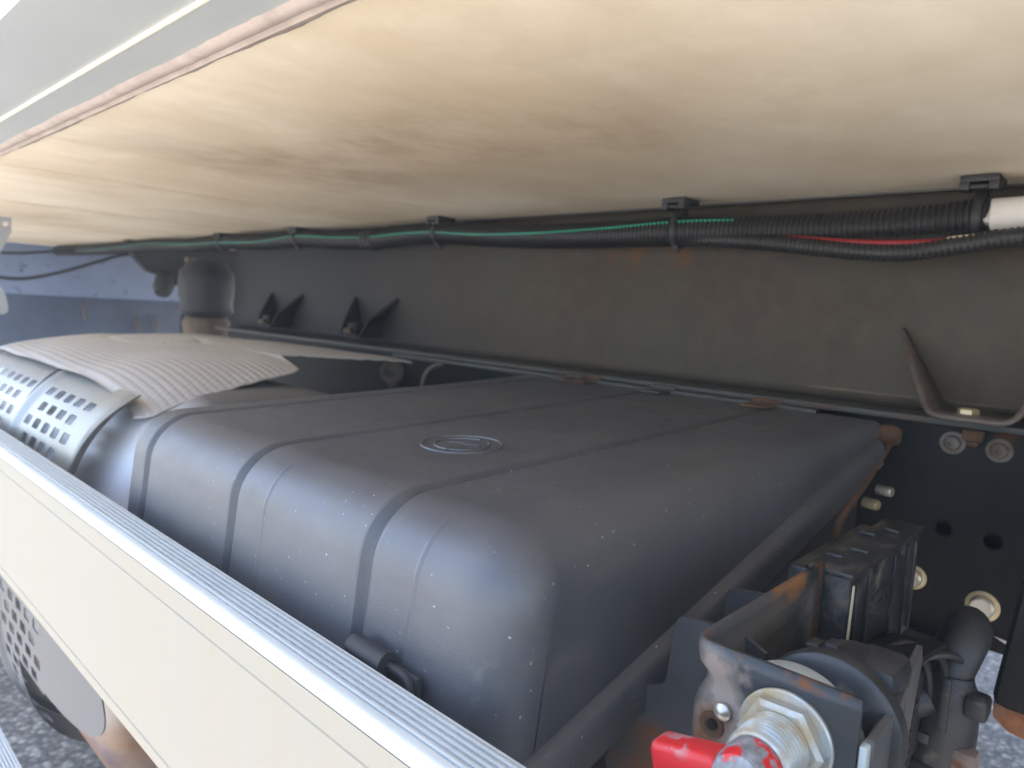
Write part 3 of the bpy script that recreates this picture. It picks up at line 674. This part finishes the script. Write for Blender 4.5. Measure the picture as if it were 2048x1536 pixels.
# green wire shows in the slit of the thick conduit
gw = []
mp_ = spline(main[4:], 10)
for i, p in enumerate(mp_):
    fr = min(1, max(0, (-.33 - p.x) / .55)); a = R_(128 + 52 * fr + 12 * math.sin(p.x * 6.5) * fr)
    gw.append(p + Vector((0, math.cos(a), math.sin(a))) * .0162)
gw = gw[1:]
tag(G().tube(spline(gw, 2), .0018, 8).build('green_wire', 'green', None, 60), 'thin bright green wire along the front of the thick conduit', 'wire')
tag(G().tube(spline([(-0.06, .785, .102), (-0.13, .779, .0945), (-0.16, .776, .0905), (-0.20, .775, .0885), (-0.25, .778, .0905), (-0.30, .784, .0955), (-0.34, .794, .100)], 8), .0034, 10).build('red_wire', 'red_wire', None, 60), 'red wire between the two lower conduits near the right edge', 'wire')
tag(G().tube(spline([(-0.12, .777, .0965), (-0.135, .7745, .0945), (-0.155, .7735, .0930), (-0.170, .7745, .0915)], 8), .0021, 8).build('cream_wire', 'cream_wire', None, 60), 'short cream wire just above the red wire at the right', 'wire')
def tie_mount(x, zc, label, rr=.0192, tall=.0):
    t = thing('cable_tie_mount', label, 'cable mount', (x, YC, ZF - .012), 'cable tie mounts under the floor')
    g = G(); g.box((x - .016, YC - .022, ZF - .0075), (x + .016, YC + .016, ZF - .0014), .0012)
    g.box((x - .016, YC - .022, ZF - .0150), (x - .0075, YC - .004, ZF - .0070), .001); g.box((x + .0075, YC - .022, ZF - .0150), (x + .016, YC - .004, ZF - .0070), .001)
    g.build('mount_base', 'clip', t)
    G().box((x - .0070, YC - .0205, ZF - .0135), (x + .0070, YC - .010, ZF - .0098), .0008).build('cross_bar', 'clip', t)
    rows = []
    for k in range(33):
        a = 2 * PI * k / 32; rz = rr
        y, z = YC + math.cos(a) * rr * 1.04, zc + math.sin(a) * (rz + max(0, (ZF - .012 - zc - rr)) * (max(0, math.sin(a)) ** 3))
        rows.append([(x - .0042, y, z), (x + .0042, y, z)])
    s_ = G().grid(rows).build('tie_strap', 'clip', t, 60, solid=.0014, offset=1)
    g = G(); g.box((x - .0048, YC - .010, zc - rr - .0035), (x + .0048, YC + .002, zc - rr + .0010), .0008); g.box((x - .002, YC - .004, zc - rr - .009), (x + .002, YC, zc - rr - .003), .0005)
    g.build('tie_head', 'clip', s_)
for i, (xx, zz, lb) in enumerate([(-0.152, .1140, 'rightmost black cable tie mount, beside the white taped pipe'), (-0.475, .1125, 'second black cable tie mount from the right, above the rust spot'), (-0.932, .1255, 'third black cable tie mount from the right on the conduit'), (-1.388, .130, 'fourth black cable tie mount from the right on the conduit'), (-1.745, .130, 'farthest black cable tie mount at the dark left end of the conduit')]):
    tie_mount(xx, zz, lb)
t = thing('cable_tie', 'double zip tie round the conduit between the third and fourth mounts', 'cable tie', (-1.13, YC, .09))
for dx in (-.012, .0, .012):
    rows = [[(-1.13 + dx - .0035, YC + math.cos(a) * .0195, .1195 + math.sin(a) * .0195), (-1.13 + dx + .0035, YC + math.cos(a) * .0195, .1195 + math.sin(a) * .0195)] for a in [2 * PI * k / 24 for k in range(25)]]
    G().grid(rows).build('tie_strap', 'clip', t, 60, solid=.0014)

# ------------------------------------------------------------------ battery isolator bracket, switch and key
ib = thing('isolator_bracket', 'chipped rusty black steel bracket holding the red key switch, lower right', 'bracket', (-0.11, 0.38, -0.30))
BX0, BX1, BY, BZ = -0.1500, -0.0765, 0.300, -0.147
cs = fillet([(BX0, 0.462), (BX0, BY), (BX1, BY)], [0, .007, 0], 6)
# folded sheet: pressed step in the left corner, front plate carries the switch hole
def sheet(z, pinch):
    out = []
    for p in cs:
        d = math.hypot(p.x - BX0, p.y - BY); q = Vector((p.x, p.y))
        if d < .02: q = q + Vector((.006, .004)) * pinch * (1 - d / .02)
        out.append((q.x, q.y, z))
    return out
zs = [(-0.147, 0), (-0.153, 0), (-0.158, .15), (-0.162, .7), (-0.166, 1), (-0.170, .8), (-0.175, .25), (-0.180, 0), (-0.20, 0), (-0.24, 0), (-0.30, 0)]
G().grid([sheet(z, p) for z, p in zs]).build('bent_plate', 'bracket', ib, 50, solid=.0032)
# right-hand cheek plate
g = G(); g.prism(fillet([(-0.0745, 0.303, -0.164), (-0.0745, 0.335, -0.1630), (-0.0900, 0.447, -0.175), (-0.0900, 0.452, -0.185), (-0.0900, 0.44, -0.21), (-0.078, 0.36, -0.26), (-0.0745, 0.303, -0.30)], [0] * 7, 2), (.003, 0, 0)); g.build('cheek_plate', 'greyplate', ib, 30)
G().box((-0.0758, 0.2985, -0.30), (-0.0725, 0.3110, -0.1655), .0008).build('edge_strip', 'zincwhite', ib)
G().lathe([(0, .0042), (.0015, .0040), (.0028, .0025), (.0033, 0)], (-0.1335, 0.2982, -0.1765), (0, -1, 0), 20).build('rivet', 'bolt', ib)
g = G(); g.lathe([(0, .0062), (.0006, .0060), (.0006, .0036), (.00025, .0034), (.00025, 0)], (-0.1385, 0.2982, -0.1850), (0, -1, 0), 20); g.build('rust_ring', 'rust', ib, 30)
G().lathe([(0, .0026), (.0010, .0026), (.0010, 0)], (-0.1380, 0.2980, -0.1846), (0, -1, 0), 16).build('bolt_hole', 'chassis', ib, 30)

AX, AZ = -0.1045, -0.1745
sw = thing('isolator_switch', 'round zinc threaded battery switch body mounted through the rusty bracket', 'switch', (AX, 0.30, AZ))
G().lathe([(0, .0200), (.0012, .0205), (.0025, .0205), (.0032, .0196), (.0032, 0)], (AX, 0.2982, AZ), (0, -1, 0), 48).build('washer', 'zinc', sw)
# hexagon nut with chamfered corners
hexhead(G(), (AX, 0.2949, AZ), (0, -1, 0), .0188, .0062, .3).build('nut', 'zinc', sw, 0)
pf = [(0, .0135)]
for k in range(7): pf += [(.0012 + k * .0026, .0138), (.0024 + k * .0026, .0122), (.0036 + k * .0026, .0138)]
pf += [(.0205, .0130), (.0210, .0118), (.0205, .0112), (.015, .0110), (.015, 0)]
G().lathe(pf, (AX, 0.2887, AZ), (0, -1, 0), 48).build('threaded_collar', 'zinc', sw, 12)
AXB, AZB = -0.1065, -0.1785
G().lathe([(0, .0285), (.0015, .0300), (.010, .0300), (.0125, .0285), (.0125, 0)], (AXB, 0.3035, AZB), (0, 1, 0), 56).build('flange_disc', 'zincwhite', sw)
G().lathe([(0, .0290), (.0018, .0318), (.006, .0326), (.0105, .0318), (.0105, 0)], (AXB + .008, 0.329, AZB - .001), (0, 1, 0), 56).build('black_flange', 'dirtplastic', sw, 40)
G().lathe([(0, .0265), (.030, .0250), (.038, .0225), (.040, .018), (.040, 0)], (AXB + .006, 0.3395, AZB), (0, 1, 0), 40).build('housing', 'dirtplastic', sw, 40)
G().box((AXB + .006, 0.350, AZB + .004), (AXB + .030, 0.383, AZB + .024), .006).build('terminal_cover', 'dirtplastic', sw)
for (dx, dz) in ((-.012, .0212), (-.003, .0240)):
    G().box((AXB + dx, 0.352, AZB + dz), (AXB + dx + .006, 0.362, AZB + dz + .003), .001).build('clip_lug', 'dirtplastic', sw)
kx = thing('battery_key', 'chipped red plastic turn key plugged into the battery switch, bottom edge', 'key', (AX, 0.27, AZ - .01))
KD = Vector((-1, 0, -0.24)).normalized(); KN = Vector((0, -1, 0)); KT = KD.cross(KN)
G().lathe([(0, .0109), (.008, .0109), (.0085, .0118), (.020, .0118), (.0235, .0108), (.025, .008), (.025, 0)], (AX, 0.2755, AZ), (0, -1, 0), 36).build('key_hub', 'chip', kx, 40)
KC = Vector((AX, 0.2590, AZ - .0010)); KROT = Matrix((KD, KN, KT)).transposed()
c_ = KC + KD * .0232 + Vector((0, 0, -.0015))
G().box((c_.x - .0155, c_.y - .0076, c_.z - .0100), (c_.x + .0155, c_.y + .0076, c_.z + .0100), .0030, KROT).build('handle', 'redkey', kx, 60)
# ------------------------------------------------------------------ plates between the box and the bracket
g = G(); pl = fillet([(-0.150, 0.345, -0.1585), (-0.186, 0.345, -0.1620), (-0.190, 0.345, -0.205), (-0.212, 0.345, -0.212), (-0.250, 0.345, -0.245), (-0.252, 0.345, -0.33), (-0.135, 0.345, -0.33), (-0.135, 0.345, -0.165)], [0, .006, .008, .005, 0, 0, 0, 0], 4)
tag(g.prism(pl, (0, .003, 0)).build('support_plate', 'rawplate', None, 30), 'flat dark grey plate with a notch between the black box and the rusty bracket', 'plate')
g = G(); tag(g.prism(fillet([(-0.196, 0.425, -0.215), (-0.196, 0.425, -0.1695), (-0.152, 0.425, -0.1635), (-0.152, 0.425, -0.215)], [0, .007, 0, 0], 4), (0, .003, 0)).build('support_tab', 'rawplate', None, 30), 'small dark blue-black tab standing behind the rusty bracket corner', 'plate')

# ------------------------------------------------------------------ control module behind the bracket
cmod = thing('control_module', 'dusty black rectangular plastic control module behind the rusty bracket', 'control module', (-0.15, 0.54, -0.24))
G().box((-0.1600, 0.466, -0.236), (-0.1335, 0.632, -0.1545), .003).build('case', 'module', cmod)
G().box((-0.1765, 0.474, -0.232), (-0.1605, 0.625, -0.1580), .003).build('back_shell', 'module', cmod)
G().box((-0.1610, 0.464, -0.1555), (-0.1320, 0.634, -0.1515), .0012).build('lid_rim', 'module', cmod)
for yy in (.475, .50, .56, .595, .615):
    G().box((-0.1332, yy, -0.230), (-0.1316, yy + .003, -0.160), .0005).build('side_rib', 'module', cmod)
for (yy, xx) in ((.490, -.158), (.515, -.150), (.565, -.160), (.590, -.150)):
    G().box((xx, yy, -0.1518), (xx + .011, yy + .004, -0.1488), .0008).build('top_clip', 'module', cmod)
# moulded unreadable lettering rows
for r in range(4):
    for k in range(9):
        if (k * 7 + r * 3) % 5 == 0: continue
        y0 = .508 + k * .0052
        G().box((-0.1336, y0, -.176 - r * .007), (-0.1328, y0 + .0034, -.1725 - r * .007)).build('moulded_mark', 'module', cmod, 0)
g = G(); g.prism([(-0.1330, 0.4690, -0.160), (-0.1330, 0.4715, -0.160), (-0.1330, 0.4700, -0.205), (-0.1330, 0.4665, -0.2165), (-0.1330, 0.4660, -0.212)], (.0008, 0, 0)); g.build('scraped_edge', 'cream_wire', cmod, 0)
for (yy, zz) in ((.455, -.2065), (.545, -.222)):
    G().tube([(-0.137, yy, zz - .002), (-0.125, yy - .012, zz - .007)], .0042, 12).build('bush', 'dirtplastic', cmod)
tag(G().prism(fillet([(-0.150, 0.40, -0.196), (-0.088, 0.44, -0.182), (-0.088, 0.52, -0.196), (-0.125, 0.60, -0.230), (-0.165, 0.60, -0.238), (-0.165, 0.42, -0.21)], [0] * 6), (0, 0, -.004)).build('module_tray', 'chassis', None, 0), 'black sheet tray under the control module', 'tray')

# ------------------------------------------------------------------ valve with hoses, lower right
va = thing('hose_valve', 'dirty black plastic cable junction housing with ribbed outlets, bottom right', 'valve', (-0.085, 0.55, -0.36))
CX, CY = -0.0870, 0.550
ax = (0.03, 0, 1)
G().lathe([(-.062, .0205), (-.058, .0215), (-.053, .0215), (-.051, .0195), (-.030, .0190), (-.012, .0180), (-.002, .0165), (.006, .0130), (.010, .0120), (.010, 0)], (CX, CY, -0.236), ax, 32).build('housing', 'dirtplastic', va, 40)
G().lathe([(-.12, .018), (-.075, .0185), (-.0625, .0195), (-.0622, 0)], (CX, CY, -0.236), ax, 28).build('base', 'dirtpink', va, 40)
G().tube([(CX - .012, CY - .012, -.244), (CX - .024, CY - .020, -.252)], [.0115, .0110], 20).build('side_outlet', 'dirtplastic', va)
G().box((CX + .010, CY - .016, -.2480), (CX + .0235, CY + .002, -.2330), .003).build('lug', 'dirtplastic', va)
G().box((CX - .0155, CY - .0205, -.2740), (CX - .0055, CY - .0145, -.2660), .002).build('latch', 'dirtplastic', va)
G().box((CX - .0025, CY - .0205, -.262), (CX + .0030, CY - .0175, -.224), .001).build('seam', 'dirtplastic', va)
G().box((CX + .006, CY - .018, -.305), (CX + .022, CY - .002, -.270), .004).build('dirty_clip', 'dirtpink', va)
tag(G().tube(spline([(CX - .004, CY - .002, -.242), (CX - .001, CY + .002, -.228), (CX + .003, CY + .010, -.212), (CX + .004, CY + .026, -.2035), (CX - .004, CY + .048, -.208), (CX - .016, CY + .066, -.245), (CX - .018, CY + .067, -.29), (CX - .02, CY + .067, -.36)], 8), .0122, 18).build('rubber_hose', 'dirtplastic', None, 60), 'smooth black rubber hose arching over from the junction housing', 'hose')
corrugated('flexible_hose', [(CX - .014, CY - .014, -.246), (CX - .026, CY - .026, -.256), (CX - .044, CY - .040, -.272), (CX - .060, CY - .05, -.290), (CX - .072, CY - .06, -.32)], .0088, 'ribbed black hose leaving the junction housing down to the left', pitch=.0030, n=18, depth=.0008)['category'] = 'hose'
corrugated('flexible_hose', [(-0.098, 0.44, -.205), (-0.099, 0.44, -.22), (-0.098, 0.438, -.25), (-0.097, 0.436, -.29), (-0.096, 0.434, -.34)], .0135, 'thick upright bellows hose behind the bracket cheek, bottom edge', pitch=.0060, n=18, depth=.002)['category'] = 'hose'

# dark block with a rusty foot at the right edge
rb = thing('spring_hanger', 'black steel block with a rusty orange foot, cut off by the right edge', 'hanger', (0.0, 0.6, -0.28))
g = G(); rows = []
for (z, dx) in ((-0.10, .0075), (-0.155, .0035), (-0.20, -.0005), (-0.235, -.0040), (-0.252, -.0055), (-0.2565, -.0045), (-0.2580, .0)):
    rows.append([(-0.0630 + dx, 0.640, z), (-0.0640 + dx, 0.600, z), (-0.0610 + dx, 0.595, z), (0.06, 0.595, z), (0.06, 0.64, z)])
g.grid(rows, True).build('block', 'chassis', rb, 40)
g = G(); g.prism(fillet([(-0.0685, 0.598, -0.2582), (-0.0680, 0.598, -0.268), (-0.058, 0.598, -0.2755), (0.0, 0.598, -0.283), (0.06, 0.598, -0.286), (0.06, 0.598, -0.2582)], [0, .003, .003, 0, 0, 0], 3), (0, .045, 0)); g.build('rusty_foot', 'rustred', rb, 30)
G().box((-0.0600, 0.700, -0.178), (-0.02, 0.712, -0.150), .003).build('grey_lug', 'strap', rb)

# ------------------------------------------------------------------ far left end
bk = thing('bulkhead', 'blue-grey panel closing the far left end beyond the silencer', 'panel', (-3.2, 1.0, -0.3))
G().box((-3.215, 0.20, -0.042), (-3.20, 1.55, 0.150), .003).build('upper_panel', 'blue_panel', bk)
G().box((-3.235, 0.20, -0.70), (-3.216, 1.55, -0.040), .003).build('lower_panel', 'blue_dark', bk)
for (yy, zz) in ((0.90, -0.08), (1.10, -0.13), (1.17, -0.125)):
    G().tube(spline([(-3.199, yy, zz + .02), (-3.19, yy + .004, zz), (-3.195, yy + .012, zz - .05)], 6), .006, 8).build('hook', 'strap', bk)
ab = thing('hanger_bracket', 'pale grey curved bracket plate with a round hole at the left edge', 'bracket', (-2.05, 0.41, 0.0))
g = holed(0.396, 0.428, 0.118, 0.1515, [(0.4165, 0.1365, .0062)], lambda u, v: (-2.05, u, v), 16)
g.add([(-2.05, 0.396, 0.118), (-2.05, 0.428, 0.118), (-2.05, 0.4215, 0.108), (-2.05, 0.414, 0.088), (-2.05, 0.404, 0.066), (-2.05, 0.396, 0.050)], [[0, 1, 2, 3, 4, 5]])
g.add([(-2.05, 0.37, 0.1515), (-2.05, 0.396, 0.1515), (-2.05, 0.396, 0.118), (-2.05, 0.396, 0.05), (-2.05, 0.390, 0.02), (-2.05, 0.396, 0.0), (-2.05, 0.408, -0.015), (-2.05, 0.4155, -0.035), (-2.05, 0.419, -0.055), (-2.05, 0.4185, -0.069), (-2.05, 0.412, -0.076), (-2.05, 0.37, -0.076)], [list(range(12))])
g.build('plate', 'pale_bracket', ab, 0, solid=.005)
tag(G().tube(spline([(-2.9, 0.50, .04), (-2.9, 0.58, .015), (-2.9, 0.66, .02), (-2.9, 0.76, .05), (-2.9, 0.86, .09), (-2.9, 0.95, .125), (-2.9, 1.05, .14)], 8), .006, 8).build('hanging_cable', 'rubber', None, 60), 'lower drooping thin dark cable in front of the blue panel, far left', 'cable')
tag(G().tube(spline([(-2.88, 0.50, .095), (-2.88, 0.62, .10), (-2.88, 0.76, .122), (-2.88, 0.9, .134), (-2.88, 1.05, .138)], 8), .005, 8).build('hanging_cable', 'rubber', None, 60), 'upper nearly straight thin dark cable in front of the blue panel, far left', 'cable')
asx, asy = -1.90, 0.83
sp_ = thing('air_spring', 'dark ribbed cylinder with a brown base behind the silencer, far left', 'air spring', (asx, asy, -0.2))
G().lathe([(-.06, .050), (-.045, .068), (-.02, .064), (-.005, .070), (.03, .071), (.06, .066), (.07, .055), (.085, .050), (.085, 0)], (asx, asy, 0), (0, 0, 1), 36).build('bellows', 'rubber', sp_, 50)
G().lathe([(-.30, .05), (-.12, .055), (-.075, .060), (-.062, .050), (-.062, 0)], (asx, asy, 0), (0, 0, 1), 36).build('piston', 'brown_iron', sp_, 50)
for a in (3.4, 4.1, 4.8):
    G().lathe([(0, .006), (.01, .006), (.01, 0)], (asx + .05 * math.cos(a), asy + .05 * math.sin(a), .082), (0, 0, 1), 10).build('nut', 'strap', sp_)
vb = thing('valve_cluster', 'dark hanging valve and bracket cluster left of the ribbed cylinder', 'valve', (-2.35, 0.95, 0.05))
g = G(); g.prism([(-2.4, 0.79, .151), (-2.4, 1.35, .151), (-2.4, 1.35, -.30), (-2.4, 1.10, -.30), (-2.4, 1.02, -.10), (-2.4, .985, .03), (-2.4, .93, .02), (-2.4, .905, .045), (-2.4, .85, .06), (-2.4, .81, .10)], (.03, 0, 0)); g.build('dark_plate', 'rubber', vb, 0)
G().lathe([(0, .028), (.05, .03), (.07, .022), (.07, 0)], (-2.36, 0.90, .05), (.3, -.2, -.5), 20).build('valve_body', 'rubber', vb)
for k, yy in enumerate((.955, .975, 1.0)):
    G().tube(spline([(-2.37, yy, .06), (-2.36, yy + .01, -.02), (-2.37, yy + .03 * k, -.12), (-2.37, yy + .03, -.25)], 6), .007, 8).build('air_line', 'rubber', vb)
# small brackets on the runner near the left end
for i, (xx, s, lb) in enumerate([(-1.185, .3, 'small dark angle bracket on the runner, nearest the black box'), (-1.53, .3, 'small dark angle bracket on the runner near the ribbed cylinder')]):
    t = thing('angle_bracket', lb, 'bracket', (xx, .82, -.07), 'angle brackets along the runner')
    F = [(xx - .055, .845, .03 * s), (xx - .040, .815, -.03), (xx - .034, .80, -.062), (xx + .030, .80, -.066), (xx + .042, .81, -.035), (xx + .085, .846, .035 * s)]
    G().grid([[p, (p[0], .850, p[2] + .001)] for p in F]).build('plate', 'chassis', t, 0, solid=.006)
    G().box((xx - .018, .805, -.062), (xx + .014, .825, -.040), .002).build('block', 'chassis', t)
    hexhead(G(), (xx, .797, -.058), (0, -.3, 1), .010, .008).build('bolt', 'strap', t, 0)
# round fitting and hose by the back of the box
ft = thing('pipe_fitting', 'dark round pipe elbow with brown end behind the silencer cover', 'pipe', (-0.98, .78, -.13))
G().tube(spline([(-1.02, .80, -.16), (-1.0, .785, -.135), (-.985, .765, -.118), (-.972, .742, -.113)], 6), [.022] * 19, 20).build('elbow', 'rubber', ft, 50)
G().lathe([(0, .0225), (.004, .018), (.004, .012), (-.002, .010), (-.002, 0)], (-.972, .742, -.113), (.45, -.85, .1), 20).build('end_ring', 'brown_iron', ft)
G().tube(spline([(-.895, .79, -.095), (-.905, .775, -.10), (-.912, .765, -.115), (-.91, .755, -.15)], 6), .004, 8).build('clip_wire', 'strap', ft)
# dark plate added under the chassis rail to hide bright ground behind the junction housing
g = G(); g.prism(fillet([(-0.60, 0.80, -0.30), (-0.130, 0.80, -0.30), (-0.128, 0.80, -0.322), (-0.142, 0.80, -0.40), (-0.60, 0.80, -0.42)], [0, 0, .004, .01, 0], 3), (0, .012, 0))
tag(g.build('dark_plate', 'chassis', None, 30), 'added dark plate hiding bright ground below the chassis rail, behind the control module', 'plate')
t = thing('filler_block', 'small dark block with wires, added to fill the bright gap between the control module and the junction housing', 'filler', (-0.115, 0.52, -0.28))  # block added to darken a bright gap
G().box((-0.128, 0.50, -0.285), (-0.100, 0.55, -0.222), .004).build('case', 'dirtplastic', t)
for k in range(3):
    G().tube(spline([(-0.122 + .008 * k, 0.505 + .01 * k, -.222), (-0.118 + .010 * k, 0.50 + .012 * k, -.207 - .002 * k), (-0.106 + .010 * k, 0.515 + .012 * k, -.203 - .004 * k), (-0.098 + .008 * k, 0.53 + .01 * k, -.225), (-0.096 + .006 * k, 0.54, -.26)], 6), .0026, 8).build('wire', 'conduit', t)
